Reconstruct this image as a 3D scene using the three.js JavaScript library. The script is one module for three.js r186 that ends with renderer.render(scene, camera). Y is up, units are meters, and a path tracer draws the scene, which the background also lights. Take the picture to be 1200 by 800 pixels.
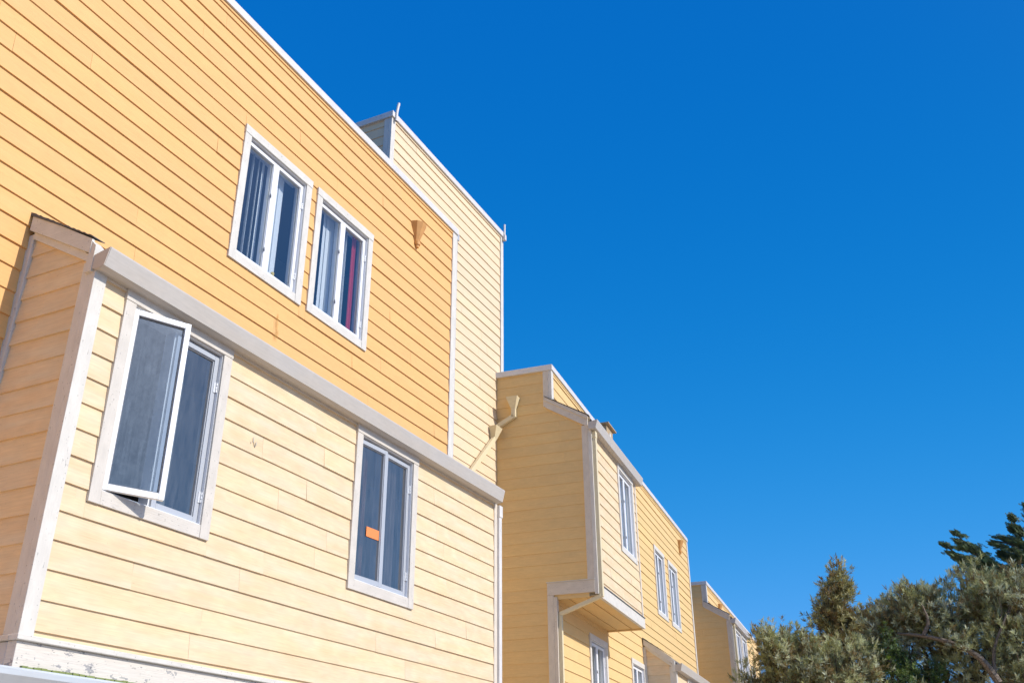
import * as THREE from 'three';
import { mergeGeometries } from 'three/addons/utils/BufferGeometryUtils.js';
import { RoundedBoxGeometry } from 'three/addons/geometries/RoundedBoxGeometry.js';

// ------------------------------------------------------------------ camera, sky, sun, exposure
const scene = new THREE.Scene();
const EYE = new THREE.Vector3(0, 1.6, 0);
const camera = new THREE.PerspectiveCamera(2 * Math.atan(400 / 1135.82) * 180 / Math.PI, 1024 / 682, 0.05, 4000);
const YAW = -0.4465, PITCH = 0.46, ROLL = -0.0073;
const fwd = new THREE.Vector3(Math.sin(YAW) * Math.cos(PITCH), Math.sin(PITCH), -Math.cos(YAW) * Math.cos(PITCH));
const rgt0 = new THREE.Vector3(Math.cos(YAW), 0, Math.sin(YAW));
const up0 = new THREE.Vector3().crossVectors(rgt0, fwd);
const rgt = rgt0.clone().multiplyScalar(Math.cos(ROLL)).addScaledVector(up0, Math.sin(ROLL));
const upv = up0.clone().multiplyScalar(Math.cos(ROLL)).addScaledVector(rgt0, -Math.sin(ROLL));
camera.position.copy(EYE);
camera.quaternion.setFromRotationMatrix(new THREE.Matrix4().makeBasis(rgt, upv, fwd.clone().negate()));
camera.updateMatrixWorld(true);
scene.add(camera);

const SUN = new THREE.Vector3(1, 0.70, -0.085).normalize();
const renderer = new THREE.WebGLRenderer({ antialias: true });
renderer.toneMapping = THREE.LinearToneMapping;
renderer.toneMappingExposure = 1.34;
renderer.shadowMap.enabled = true;
renderer.shadowMap.type = THREE.PCFSoftShadowMap;
const sun = new THREE.DirectionalLight(new THREE.Color().setRGB(1, 0.955, 0.89), 3.1);
sun.position.copy(SUN).multiplyScalar(60).add(new THREE.Vector3(-6, 3, -14));
sun.target.position.set(-6, 3, -14);
sun.castShadow = true;
sun.shadow.mapSize.set(4096, 4096);
Object.assign(sun.shadow.camera, { left: -34, right: 34, top: 24, bottom: -24, near: 5, far: 140 });
scene.add(sun, sun.target);

{ // clear sky: deep blue overhead, paler to the horizon and round the sun
  const w = 1024, h = 512, d = new Float32Array(w * h * 4);
  const EXP = 1.34; // the sky's own brightness, for this exposure
  for (let j = 0; j < h; j++) {
    const el = (j + 0.5) / h * Math.PI - Math.PI / 2, se = Math.max(0, Math.sin(el)), low = Math.exp(-3.5 * se);
    const base = [0.0015 + 0.45 * Math.exp(-10 * se), 0.11 + 0.49 * low, 0.51 + 0.69 * low];
    for (let i = 0; i < w; i++) {
      const az = (i + 0.5) / w * 2 * Math.PI - Math.PI, k = (j * w + i) * 4;
      const c = Math.cos(el) * Math.cos(az) * SUN.x + Math.sin(el) * SUN.y + Math.cos(el) * Math.sin(az) * SUN.z;
      const glow = 1.5 * Math.exp(13 * (c - 1)); // paler round the sun
      for (let q = 0; q < 3; q++) d[k + q] = (base[q] + glow) / EXP;
      d[k + 3] = 1;
    }
  }
  const t = new THREE.DataTexture(d, w, h, THREE.RGBAFormat, THREE.FloatType);
  t.mapping = THREE.EquirectangularReflectionMapping;
  t.magFilter = t.minFilter = THREE.LinearFilter;
  t.needsUpdate = true;
  scene.background = t; scene.environment = t;
}

// ------------------------------------------------------------------ helpers
let seed = 20417;
const rnd = () => { seed |= 0; seed = seed + 0x6D2B79F5 | 0; let t = Math.imul(seed ^ seed >>> 15, 1 | seed); t = t + Math.imul(t ^ t >>> 7, 61 | t) ^ t; return ((t ^ t >>> 14) >>> 0) / 4294967296; };
const rr = (a, b) => a + (b - a) * rnd();
const gauss = () => (rnd() + rnd() + rnd() + rnd() - 2) / 0.577 * 0.5;
const V = (x, y, z) => new THREE.Vector3(x, y, z);
const RGB = (r, g, b) => new THREE.Color().setRGB(r, g, b);
const taken = {};
const numbered = (n) => { const k = taken[n] = (taken[n] ?? -1) + 1; return k ? n + '_' + String(k).padStart(3, '0') : n; };
function obj(name, geo, mat, parent) {
  const m = new THREE.Mesh(Array.isArray(geo) ? mergeGeometries(geo.map((g) => g.index ? g.toNonIndexed() : g)) : geo, mat);
  m.name = name; m.castShadow = m.receiveShadow = true; parent.add(m); return m;
}
function thing(name, label, category, group) {
  const o = new THREE.Group(); o.name = numbered(name); scene.add(o); o.userData = { label, category };
  if (group) o.userData.group = group; return o;
}
function structure(name, geo, mat) { const o = obj(name, geo, mat, scene); o.userData.kind = 'structure'; return o; }
// uv in metres, grain along the piece's longest side
function metric(g, ou = 0, ov = 0) {
  g = g.index ? g.toNonIndexed() : g;
  g.computeBoundingBox(); const s = g.boundingBox.getSize(V(0, 0, 0));
  const dims = [s.x, s.y, s.z], long = dims.indexOf(Math.max(...dims));
  const p = g.attributes.position, uv = new Float32Array(p.count * 2), a = V(0, 0, 0), b = V(0, 0, 0), c = V(0, 0, 0);
  for (let i = 0; i < p.count; i += 3) {
    a.fromBufferAttribute(p, i); b.fromBufferAttribute(p, i + 1); c.fromBufferAttribute(p, i + 2);
    const n = b.clone().sub(a).cross(c.clone().sub(a)), an = [Math.abs(n.x), Math.abs(n.y), Math.abs(n.z)], dom = an.indexOf(Math.max(...an));
    const rest = [0, 1, 2].filter((q) => q !== dom);
    const [iu, iv] = rest.includes(long) ? [long, rest.find((q) => q !== long)] : rest;
    [a, b, c].forEach((v, q) => { const e = [v.x, v.y, v.z]; uv[(i + q) * 2] = e[iu] + ou; uv[(i + q) * 2 + 1] = e[iv] + ov; });
  }
  g.setAttribute('uv', new THREE.BufferAttribute(uv, 2));
  return g;
}
function box(x0, x1, y0, y1, z0, z1, r = 0) {
  const w = Math.abs(x1 - x0), h = Math.abs(y1 - y0), d = Math.abs(z1 - z0);
  const g = r ? new RoundedBoxGeometry(w, h, d, 1, Math.min(r, w / 2.1, h / 2.1, d / 2.1)) : new THREE.BoxGeometry(w, h, d);
  g.translate((x0 + x1) / 2, (y0 + y1) / 2, (z0 + z1) / 2);
  return metric(g, rr(0, 9), rr(0, 9));
}
function beam(p, q, w, h, r = 0.004) { // straight bar with a rectangular section from p to q
  const L = p.distanceTo(q), g = new RoundedBoxGeometry(w, h, L, 1, r);
  const m = new THREE.Matrix4().lookAt(q, p, Math.abs(q.y - p.y) > 0.95 * L ? V(1, 0, 0) : V(0, 1, 0)).setPosition(p.clone().add(q).multiplyScalar(0.5));
  const gg = metric(g, rr(0, 9), rr(0, 9)); return gg.applyMatrix4(m);
}
// Planes of a house: 'F' faces the street (u runs along the street, n outward), 'S' faces the end of the row (u outward, n along)
const B = { F: (at) => ({ o: V(at, 0, 0), u: V(0, 0, -1), n: V(1, 0, 0) }), S: (t) => ({ o: V(0, 0, -t), u: V(1, 0, 0), n: V(0, 0, 1) }) };
const put = (b, u, y, n) => b.o.clone().addScaledVector(b.u, u).addScaledVector(b.n, n).add(V(0, y, 0));
function slab(poly, n0, n1, b, holes = []) { // flat piece with an outline in (u, y), from n0 to n1
  const s = new THREE.Shape(poly.map(([u, y]) => new THREE.Vector2(u, y)));
  for (const [u0, u1, y0, y1] of holes) s.holes.push(new THREE.Path([[u0, y0], [u0, y1], [u1, y1], [u1, y0]].map(([u, y]) => new THREE.Vector2(u, y))));
  const g = new THREE.ExtrudeGeometry(s, { depth: n1 - n0, bevelEnabled: false }); g.translate(0, 0, n0);
  g.applyMatrix4(new THREE.Matrix4().makeBasis(b.u, V(0, 1, 0), b.n).setPosition(b.o));
  return metric(g, rr(0, 9), rr(0, 9));
}
const rect = (u0, u1, y0, y1) => [[u0, y0], [u1, y0], [u1, y1], [u0, y1]];
function clip(poly, a, b, c) { // keep a*u + b*y <= c
  const out = [];
  for (let i = 0; i < poly.length; i++) {
    const p = poly[i], q = poly[(i + 1) % poly.length], dp = a * p[0] + b * p[1] - c, dq = a * q[0] + b * q[1] - c;
    if (dp <= 0) out.push(p);
    if ((dp < 0 && dq > 0) || (dp > 0 && dq < 0)) { const t = dp / (dp - dq); out.push([p[0] + t * (q[0] - p[0]), p[1] + t * (q[1] - p[1])]); }
  }
  return out;
}
const BUTT = 0.0168, THIN = 0.003;
function lapBoard(poly, y0, y1, b, butt = BUTT) { // bevelled lap board: thick at its lower edge
  const nf = (y) => butt - (butt - THIN) * Math.min(1, Math.max(0, (y - y0) / (y1 - y0)));
  const P = [], U = [], ou = rr(0, 40), ov = rr(0, 40), k = poly.length;
  const F = poly.map(([u, y]) => put(b, u, y, nf(y))), K = poly.map(([u, y]) => put(b, u, y, -0.004));
  const tri = (x, y, z, ux, uy, uz) => { for (const v of [x, y, z]) P.push(v.x, v.y, v.z); for (const v of [ux, uy, uz]) U.push(v[0] + ou, v[1] + ov); };
  for (let i = 1; i < k - 1; i++) tri(F[0], F[i], F[i + 1], poly[0], poly[i], poly[i + 1]);
  for (let i = 0; i < k; i++) { const j = (i + 1) % k; tri(F[i], K[i], K[j], poly[i], poly[i], poly[j]); tri(F[i], K[j], F[j], poly[i], poly[j], poly[j]); }
  const g = new THREE.BufferGeometry();
  g.setAttribute('position', new THREE.Float32BufferAttribute(P, 3)); g.setAttribute('uv', new THREE.Float32BufferAttribute(U, 2)); g.computeVertexNormals();
  return g;
}
const vp = new THREE.Vector3();
function seen(house, pts) { // does any of these house points fall in the picture (with a margin)?
  let x0 = 9, x1 = -9, y0 = 9, y1 = -9;
  for (const p of pts) {
    vp.copy(p).applyMatrix4(house.matrixWorld); const q = vp.clone().sub(EYE), d = q.dot(fwd);
    if (d < 0.5) return false;
    const x = q.dot(rgt) / d * 1135.82 / 600, y = q.dot(upv) / d * 1135.82 / 400;
    x0 = Math.min(x0, x); x1 = Math.max(x1, x); y0 = Math.min(y0, y); y1 = Math.max(y1, y);
  }
  return x1 > -1.01 && x0 < 1.01 && y1 > -1.01 && y0 < 1.01;
}
// Rows of siding boards on a wall. rows: lower edges; region u0..u1 (functions of the row allowed); holes are left free; cuts clip the boards' outlines
function siding(house, wall, b, { y0, y1, first, E, u0, u1, holes = [], cuts = [], mats, single = true, L = 4.2, butt = BUTT }) {
  const rest = [];
  const k0 = Math.floor((y0 - first) / E), k1 = Math.ceil((y1 - first) / E);
  for (let k = k0; k < k1; k++) {
    let ya = first + k * E, yb = ya + E; const lo = ya;
    ya = Math.max(ya, y0); yb = Math.min(yb, y1); if (yb - ya < 0.012) continue;
    const top = Math.min(yb + 0.004, y1), ym = (ya + yb) / 2;
    const a = typeof u0 === 'function' ? u0(ym) : u0, z = typeof u1 === 'function' ? u1(ym) : u1;
    if (z - a < 0.03) continue;
    // split by holes: full-height pieces beside a hole, strips above or below where the hole's edge crosses the row
    let pieces = [[a, z, ya, top]];
    for (const [h0, h1, g0, g1] of holes) {
      const next = [];
      for (const [p0, p1, q0, q1] of pieces) {
        if (h1 <= p0 || h0 >= p1 || g1 <= q0 + 0.004 || g0 >= q1 - 0.004) { next.push([p0, p1, q0, q1]); continue; }
        if (h0 > p0) next.push([p0, h0, q0, q1]);
        if (h1 < p1) next.push([h1, p1, q0, q1]);
        if (g0 - q0 > 0.012) next.push([Math.max(p0, h0), Math.min(p1, h1), q0, g0]);
        if (q1 - g1 > 0.012) next.push([Math.max(p0, h0), Math.min(p1, h1), g1, q1]);
      }
      pieces = next;
    }
    const joint = rr(0, L);
    for (const [p0, p1, q0, q1] of pieces) {
      const at = [p0]; for (let u = a + joint - L; u < p1; u += L * rr(0.72, 1)) if (u > p0 + 0.3 && u < p1 - 0.3) at.push(u);
      at.push(p1);
      for (let i = 0; i + 1 < at.length; i++) {
        let poly = rect(at[i] + (i ? 0.0009 : 0), at[i + 1] - (i + 2 < at.length ? 0.0009 : 0), q0, q1);
        if (q0 > y0 + 0.01 && Math.abs(q0 - lo) < 1e-6) { poly[0][1] += rr(-0.0022, 0.0014); poly[1][1] += rr(-0.0022, 0.0014); }
        for (const [ca, cb, cc] of cuts) poly = clip(poly, ca, cb, cc);
        if (poly.length < 3) continue;
        const g = lapBoard(poly, lo, lo + E, b, butt * rr(0.82, 1.18)), m = mats[Math.floor(rnd() * mats.length)];
        if (single && seen(house, poly.map(([u, y]) => put(b, u, y, 0)))) obj('siding_board', g, m, wall); else rest.push(g);
      }
    }
  }
  if (rest.length) { const o = obj('siding_boards', rest, mats[0], wall); o.userData.kind = 'stuff'; }
}

// ------------------------------------------------------------------ textures
function noise2(n, s) { // periodic value noise on an n x m lattice
  const save = seed; seed = s; const a = Float32Array.from({ length: n * n }, rnd); seed = save;
  return (x, y) => {
    const xi = Math.floor(x), yi = Math.floor(y), fx = x - xi, fy = y - yi, u = fx * fx * (3 - 2 * fx), v = fy * fy * (3 - 2 * fy);
    const g = (i, j) => a[((j % n + n) % n) * n + ((i % n + n) % n)];
    return (g(xi, yi) * (1 - u) + g(xi + 1, yi) * u) * (1 - v) + (g(xi, yi + 1) * (1 - u) + g(xi + 1, yi + 1) * u) * v;
  };
}
function texture(w, h, metres, fn, srgb = true) {
  const d = new Uint8Array(w * h * 4);
  for (let j = 0; j < h; j++) for (let i = 0; i < w; i++) {
    const c = fn(i / w, j / h), k = (j * w + i) * 4;
    for (let q = 0; q < 3; q++) d[k + q] = Math.max(0, Math.min(255, Math.round((Array.isArray(c) ? c[q] : c) * 255)));
    d[k + 3] = 255;
  }
  const t = new THREE.DataTexture(d, w, h);
  t.wrapS = t.wrapT = THREE.RepeatWrapping; t.magFilter = THREE.LinearFilter; t.minFilter = THREE.LinearMipmapLinearFilter;
  t.repeat.set(1 / metres[0], 1 / metres[1]); if (srgb) t.colorSpace = THREE.SRGBColorSpace; t.needsUpdate = true;
  return t;
}
const N64 = noise2(64, 7), N128 = noise2(128, 91), N256 = noise2(256, 1234), N32 = noise2(32, 55), N16 = noise2(16, 402), N8 = noise2(8, 33);
const grainAt = (x, y) => 0.55 * N256(x * 16, y * 256) + 0.3 * N128(x * 32 + 0.5, y * 128) + 0.15 * N64(x * 64, y * 64);
// painted cedar boards: fine horizontal grain, chalky and warm patches
const sidingMap = texture(1024, 1024, [2.6, 1.3], (x, y) => {
  const g = grainAt(x, y) - 0.5, p = N16(x * 16, y * 16) * 0.6 + N64(x * 64, y * 64) * 0.4 - 0.5, q = N8(x * 8, y * 16) - 0.5;
  const v = 0.955 + g * 0.05 + p * 0.03, warm = q * 0.035;
  let s = 1; const e = N128(x * 128, y * 128); if (e > 0.972) s = 0.93;
  return [v * s + warm * 0.2, v * s - warm * 0.3, v * s - warm];
});
const weatherMap = texture(1024, 1024, [2.2, 1.1], (x, y) => { // the bay's more faded boards
  const g = grainAt(x, y) - 0.5, p = N32(x * 32, y * 32) * 0.5 + N16(x * 16, y * 16) * 0.5 - 0.5, q = N8(x * 8, y * 16) * 0.7 + N32(x * 16, y * 32) * 0.3 - 0.5;
  const v = 0.945 + g * 0.085 + p * 0.06, warm = q * 0.13;
  let s = 1; const e = N128(x * 128 + 0.3, y * 128); if (e > 0.975) s = 0.88;
  return [v * s + warm * 0.15, v * s - warm * 0.35, v * s - warm];
});
const sidingBump = texture(1024, 1024, [2.6, 1.3], (x, y) => 0.75 * grainAt(x, y) + 0.25 * N16(x * 16, y * 16), false);
// white trim: brushed paint, nail heads, scuffs
const trimMap = texture(1024, 512, [1.4, 0.7], (x, y) => {
  const g = N256(x * 12, y * 256) * 0.5 + N64(x * 64, y * 64) * 0.5 - 0.5, p = N16(x * 16, y * 16) - 0.5;
  let v = 0.95 + g * 0.05 + p * 0.05;
  const cx = Math.floor(x * 14), cy = Math.floor(y * 7), jx = N256(cx * 7.31 + 3, cy * 5.17 + 9), jy = N256(cx * 3.7 + 40, cy * 9.1 + 71);
  const dx = (x * 14 - cx - 0.2 - 0.6 * jx) * 0.1, dy = (y * 7 - cy - 0.2 - 0.6 * jy) * 0.1, r = Math.hypot(dx, dy);
  if (jx > 0.45 && r < 0.003) v *= 0.7;
  const sc = N64(x * 64, y * 64) * 0.6 + N256(x * 64, y * 256) * 0.4; if (sc > 0.84) v *= 0.82;
  return [v, v * 0.992, v * 0.985];
});
const peelMap = texture(1024, 512, [1.6, 0.8], (x, y) => { // weathered band: scuffed paint, bare grey patches
  const g = N256(x * 24, y * 256) - 0.5, p = N16(x * 16, y * 16) * 0.45 + N32(x * 32, y * 32) * 0.3 + N128(x * 128, y * 128) * 0.25;
  let v = 0.93 + g * 0.06, c = [v, v * 0.985, v * 0.965];
  const f = N64(x * 64, y * 64) * 0.5 + N256(x * 128, y * 256) * 0.5;
  if (p > 0.66) { const k = Math.min(1, (p - 0.66) * 22) * (0.5 + 0.5 * f); c = c.map((e, i) => e * (1 - k) + [0.62, 0.63, 0.66][i] * k); }
  if (f > 0.83 && p > 0.42) c = c.map((e) => e * 0.72);
  return c;
});
const trimBump = texture(512, 256, [1.4, 0.7], (x, y) => 0.7 * N256(x * 8, y * 256) + 0.3 * N64(x * 64, y * 64), false);
const dirtMap = texture(512, 512, [0.55, 1.3], (x, y) => { // film on the opened pane: rain runs and blotches
  const run = N128(x * 96, y * 6) * 0.5 + N64(x * 40, y * 10) * 0.5, bl = N16(x * 12, y * 24) * 0.5 + N64(x * 40, y * 64) * 0.5;
  return 0.80 + 0.19 * (1 - Math.max(0, run * 0.5 + bl * 0.5 - 0.2) * 1.2) + 0.05 * N256(x * 256, y * 256);
}, false);
const hazeMap = texture(512, 512, [0.55, 1.3], (x, y) => 0.845 + 0.05 * N16(x * 16, y * 8) + 0.05 * N128(x * 96, y * 24) - 0.03 * N64(x * 30, y * 5), false);  // haze put into the glass for paler, greyer reflections
const concreteMap = texture(512, 512, [3, 3], (x, y) => { const v = 0.86 + (N128(x * 128, y * 128) - 0.5) * 0.16 + (N16(x * 16, y * 16) - 0.5) * 0.16; return [v, v * 0.985, v * 0.96]; });
const barkMap = texture(256, 256, [0.5, 0.5], (x, y) => { const v = 0.72 + (N64(x * 64, y * 16) - 0.5) * 0.5; return [v, v * 0.96, v * 0.9]; });

// ------------------------------------------------------------------ materials
const std = (c, o = {}) => new THREE.MeshStandardMaterial({ color: c, roughness: 0.75, ...o });
const tones = (r, g, b, map, o = {}) => [1, 0.972, 1.022, 0.988].map((k, i) => std(RGB(r * k, g * k * [1, 1.006, 0.995, 1][i], b * k * [1, 1.02, 0.975, 1.01][i]), { map, bumpMap: sidingBump, bumpScale: 0.0011, roughness: 0.72, ...o }));
const M = {
  orange: tones(0.82, 0.468, 0.172, sidingMap),
  cream: tones(0.82, 0.630, 0.395, weatherMap),
  pale: tones(0.82, 0.635, 0.410, sidingMap),
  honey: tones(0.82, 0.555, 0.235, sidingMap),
  sheath: std(RGB(0.45, 0.36, 0.22)),
  trimWorn: std(RGB(0.69, 0.640, 0.565), { map: trimMap, bumpMap: trimBump, bumpScale: 0.0012, roughness: 0.66 }),
  trim: std(RGB(0.73, 0.695, 0.625), { map: trimMap, bumpMap: trimBump, bumpScale: 0.0012, roughness: 0.62 }),
  trimShadeTan: std(RGB(0.73, 0.65, 0.54), { map: trimMap, bumpMap: trimBump, bumpScale: 0.0012, roughness: 0.66 }),  // white trim tinted tan, warm shade of the end walls put into it
  band: std(RGB(0.77, 0.725, 0.66), { map: peelMap, bumpMap: trimBump, bumpScale: 0.0015, roughness: 0.75 }),
  coping: std(RGB(0.74, 0.715, 0.69), { map: trimMap, roughness: 0.5 }),
  gutter: std(RGB(0.57, 0.518, 0.458), { map: sidingMap, roughness: 0.55 }),
  greyGutter: std(RGB(0.60, 0.64, 0.67), { map: sidingMap, roughness: 0.4 }),
  pipe: std(RGB(0.80, 0.68, 0.43), { map: sidingMap, roughness: 0.5 }),
  pipeWhite: std(RGB(0.76, 0.73, 0.69), { map: trimMap, roughness: 0.5 }),
  sash: std(RGB(0.80, 0.80, 0.81), { roughness: 0.4 }),
  sashBright: std(RGB(0.86, 0.86, 0.86), { roughness: 0.35 }),
  sashGrey: std(RGB(0.47, 0.485, 0.51), { roughness: 0.42, metalness: 0.15 }),
  hinge: std(RGB(0.74, 0.74, 0.74), { roughness: 0.4, metalness: 0.4 }),
  dark: std(RGB(0.05, 0.05, 0.055), { roughness: 0.5 }),
  gasket: std(RGB(0.20, 0.20, 0.21), { roughness: 0.7 }),
  pane: new THREE.MeshPhysicalMaterial({ color: RGB(0.86, 0.9, 0.93), roughness: 0.02, transmission: 1, thickness: 0, ior: 2.7 }),
  paneHazed: new THREE.MeshPhysicalMaterial({ color: RGB(0.50, 0.495, 0.49), roughness: 0.03, transmission: 1, transmissionMap: hazeMap, thickness: 0, ior: 2.5 }),  // bay panes greyed: the paler reflection is put into the glass colour
  paneDirty: new THREE.MeshPhysicalMaterial({ color: RGB(0.42, 0.50, 0.58), roughness: 0.05, transmission: 1, transmissionMap: dirtMap, thickness: 0, ior: 2.4 }),
  roofing: std(RGB(0.12, 0.11, 0.105), { roughness: 0.95 }),
  inside: std(RGB(0.42, 0.42, 0.43), { roughness: 0.9 }),
  moss: std(RGB(0.24, 0.28, 0.10), { roughness: 0.95, map: weatherMap }),
  blind: std(RGB(0.82, 0.84, 0.84), { roughness: 0.8 }),
  concrete: std(RGB(0.62, 0.54, 0.44), { map: concreteMap, roughness: 0.95 }),
  asphalt: std(RGB(0.085, 0.085, 0.088), { map: concreteMap, roughness: 0.95 }),
  bark: std(RGB(0.20, 0.165, 0.13), { map: barkMap, roughness: 0.95 }),
  barkPale: std(RGB(0.34, 0.29, 0.245), { map: barkMap, roughness: 0.95 }),
};

// ------------------------------------------------------------------ ground: the street falls gently away
const GRADE = 0.049;
const sheet = (x0, x1, z0, z1, lift) => {
  const g = new THREE.PlaneGeometry(x1 - x0, z1 - z0, 1, 1); g.rotateX(-Math.PI / 2); g.translate((x0 + x1) / 2, 0, (z0 + z1) / 2);
  const p = g.attributes.position, uv = g.attributes.uv;
  for (let i = 0; i < p.count; i++) { p.setY(i, p.getZ(i) * GRADE + lift); uv.setXY(i, p.getX(i), p.getZ(i)); }
  g.computeVertexNormals(); return g;
};
structure('ground', sheet(-900, 900, -900, 300, -0.02), M.concrete);
{
  const kerb = (x0, x1) => { const g = new THREE.BoxGeometry(x1 - x0, 0.2, 200); g.translate((x0 + x1) / 2, 0.03, -60); const p = g.attributes.position; for (let i = 0; i < p.count; i++) p.setY(i, p.getY(i) + p.getZ(i) * GRADE); g.computeVertexNormals(); return metric(g); };
  structure('road', sheet(9.2, 16.5, -160, 40, -0.012), M.asphalt);
  structure('kerb', kerb(9.0, 9.15), M.concrete);
}

// ------------------------------------------------------------------ windows
const WW = 1.105, WH = 1.545, CAS = 0.094;
function ringGeo(a0, a1, y0, y1, st, sr, top, bot, n0, n1) { // a sash: two stiles and two rails
  const f = (p0, p1, q0, q1) => box(n0, n1, q0, q1, -p1, -p0, 0.003);
  return [f(a0, a0 + st, y0, y1), f(a1 - sr, a1, y0, y1), f(a0 + st + 0.0005, a1 - sr - 0.0005, y1 - top, y1 - 0.0015), f(a0 + st + 0.0005, a1 - sr - 0.0005, y0 + 0.0015, y0 + bot)];
}
function buildWindow({ sash = M.sash, recess = -0.012, casing = M.trim, glass = M.pane, open = 0, ajar = 0, simple = false } = {}) {
  const w = new THREE.Group(); w.name = 'window';
  const h = WW / 2, i = h - CAS, y0 = CAS, y1 = WH - CAS;
  const cas = (a0, a1, p0, p1, n) => obj('casing_board', box(-0.002, n, p0, p1, -a1, -a0, 0.003), casing, w);
  cas(-h, -i, 0, y1 - 0.001, 0.029); cas(i, h, 0, y1 - 0.001, 0.029);
  cas(-h - 0.003, h + 0.003, y1, WH, 0.033); cas(-i + 0.0015, i - 0.0015, 0.001, y0, 0.027);
  // jamb lining
  obj('frame', [box(-0.13, 0.012, y0 - 0.01, y1 + 0.01, i - 0.004, i + 0.02), box(-0.13, 0.012, y0 - 0.01, y1 + 0.01, -i - 0.02, -i + 0.004),
    box(-0.13, 0.011, y1 - 0.006, y1 + 0.02, -i + 0.005, i - 0.005), box(-0.13, 0.013, y0 - 0.02, y0 + 0.008, -i + 0.005, i - 0.005),
    box(-0.125, recess - 0.02, y0 + 0.009, y1 - 0.007, -0.012, 0.012)], M.sash, w);
  const lo = y0 + 0.012, hi = y1 - 0.022;
  const half = (a0, a1, right) => {
    const st = right ? 0.044 : open ? 0.036 : 0.030, sr = open && !right ? 0.040 : 0.042;
    const s = ringGeo(a0, a1, lo, hi, st, sr, 0.043, 0.043, recess - 0.034, recess);
    const gk = ringGeo(a0 + st + 0.0005, a1 - sr - 0.0005, lo + 0.0435, hi - 0.0435, 0.007, 0.007, 0.007, 0.007, recess - 0.03, recess - 0.010);
    const p = box(recess - 0.026, recess - 0.020, lo + 0.036, hi - 0.036, -(a1 - sr + 0.004), -(a0 + st - 0.004));
    return { s, gk, p, right };
  };
  const pane = (g, m) => { // one sheet in the middle of the sash
    g.computeBoundingBox(); const b = g.boundingBox, x = (b.min.x + b.max.x) / 2, q = new THREE.PlaneGeometry(b.max.z - b.min.z, b.max.y - b.min.y);
    q.rotateY(Math.PI / 2); q.translate(x, (b.min.y + b.max.y) / 2, (b.min.z + b.max.z) / 2); return q;
  };
  for (const right of [false, true]) {
    const e = right ? half(0.001, i - 0.008, true) : half(-i + 0.006, open ? -0.040 : -0.001, false);
    const turn = !right ? open || ajar : 0, mat = open && !right ? M.sashBright : sash;
    const hz = i - 0.006, hx = recess; // hinge line at the left edge of the sash
    const move = (g) => turn ? g.translate(-hx, 0, -hz).applyMatrix4(new THREE.Matrix4().makeRotationY(turn)).translate(open ? 0.010 : hx, 0, hz) : g;
    obj('sash', e.s.map(move), mat, w);
    if (!simple) obj('glazing_bead', e.gk.map(move), open && !right ? M.gasket : M.sashGrey, w);
    const pg = pane(e.p); const uv = pg.attributes.uv; for (let k = 0; k < uv.count; k++) uv.setXY(k, uv.getX(k) * 0.36, uv.getY(k) * 1.25);
    obj('pane', move(pg), open && !right ? M.paneDirty : glass, w);
  }
  if (open) obj('sticker', box(recess - 0.020, recess - 0.0185, hi - 0.16, hi - 0.09, -0.085, -0.052), std(RGB(0.35, 0.5, 0.72)), w);
  if (!simple) {
    for (const y of [0.30, 1.17]) {
      const parts = [box(recess - 0.004, recess + 0.006, y - 0.042, y + 0.042, -(i - 0.010), -(i - 0.032), 0.002)];
      for (let k = 0; k < 3; k++) { const c = new THREE.CylinderGeometry(0.006, 0.006, 0.022, 8); c.translate(recess + 0.010, y + (k - 1) * 0.027, -(i - 0.008)); parts.push(metric(c)); }
      obj('hinge', parts, M.hinge, w);
    }
    for (const y of [0.36, 1.0]) obj('latch', [box(recess - 0.002, recess + 0.007, y - 0.022, y + 0.022, 0.041, 0.048, 0.002), box(recess + 0.006, recess + 0.012, y - 0.034, y, 0.042, 0.047, 0.002)], M.gasket, w);
  }
  return w;
}
const windowUpper = buildWindow({}), windowBay = buildWindow({ casing: M.trimWorn, glass: M.paneHazed, sash: M.sashGrey, recess: -0.012, ajar: -0.05 }), windowOpen = buildWindow({ casing: M.trimWorn, glass: M.paneHazed, sash: M.sashGrey, recess: -0.012, open: -0.447 }), windowFar = buildWindow({ simple: true });
function addWindow(house, proto, s, tc, y, label) {
  const w = proto.clone(); w.position.set(s, y, -tc); house.add(w); if (label) w.userData.label = label; return w;
}
const holeOf = (tc, y) => [tc - WW / 2 + CAS - 0.012, tc + WW / 2 - CAS + 0.012, y + CAS - 0.012, y + WH - CAS + 0.012];
const coverOf = (tc, y) => [tc - WW / 2 - 0.002, tc + WW / 2 + 0.002, y - 0.002, y + WH + 0.002];

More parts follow.
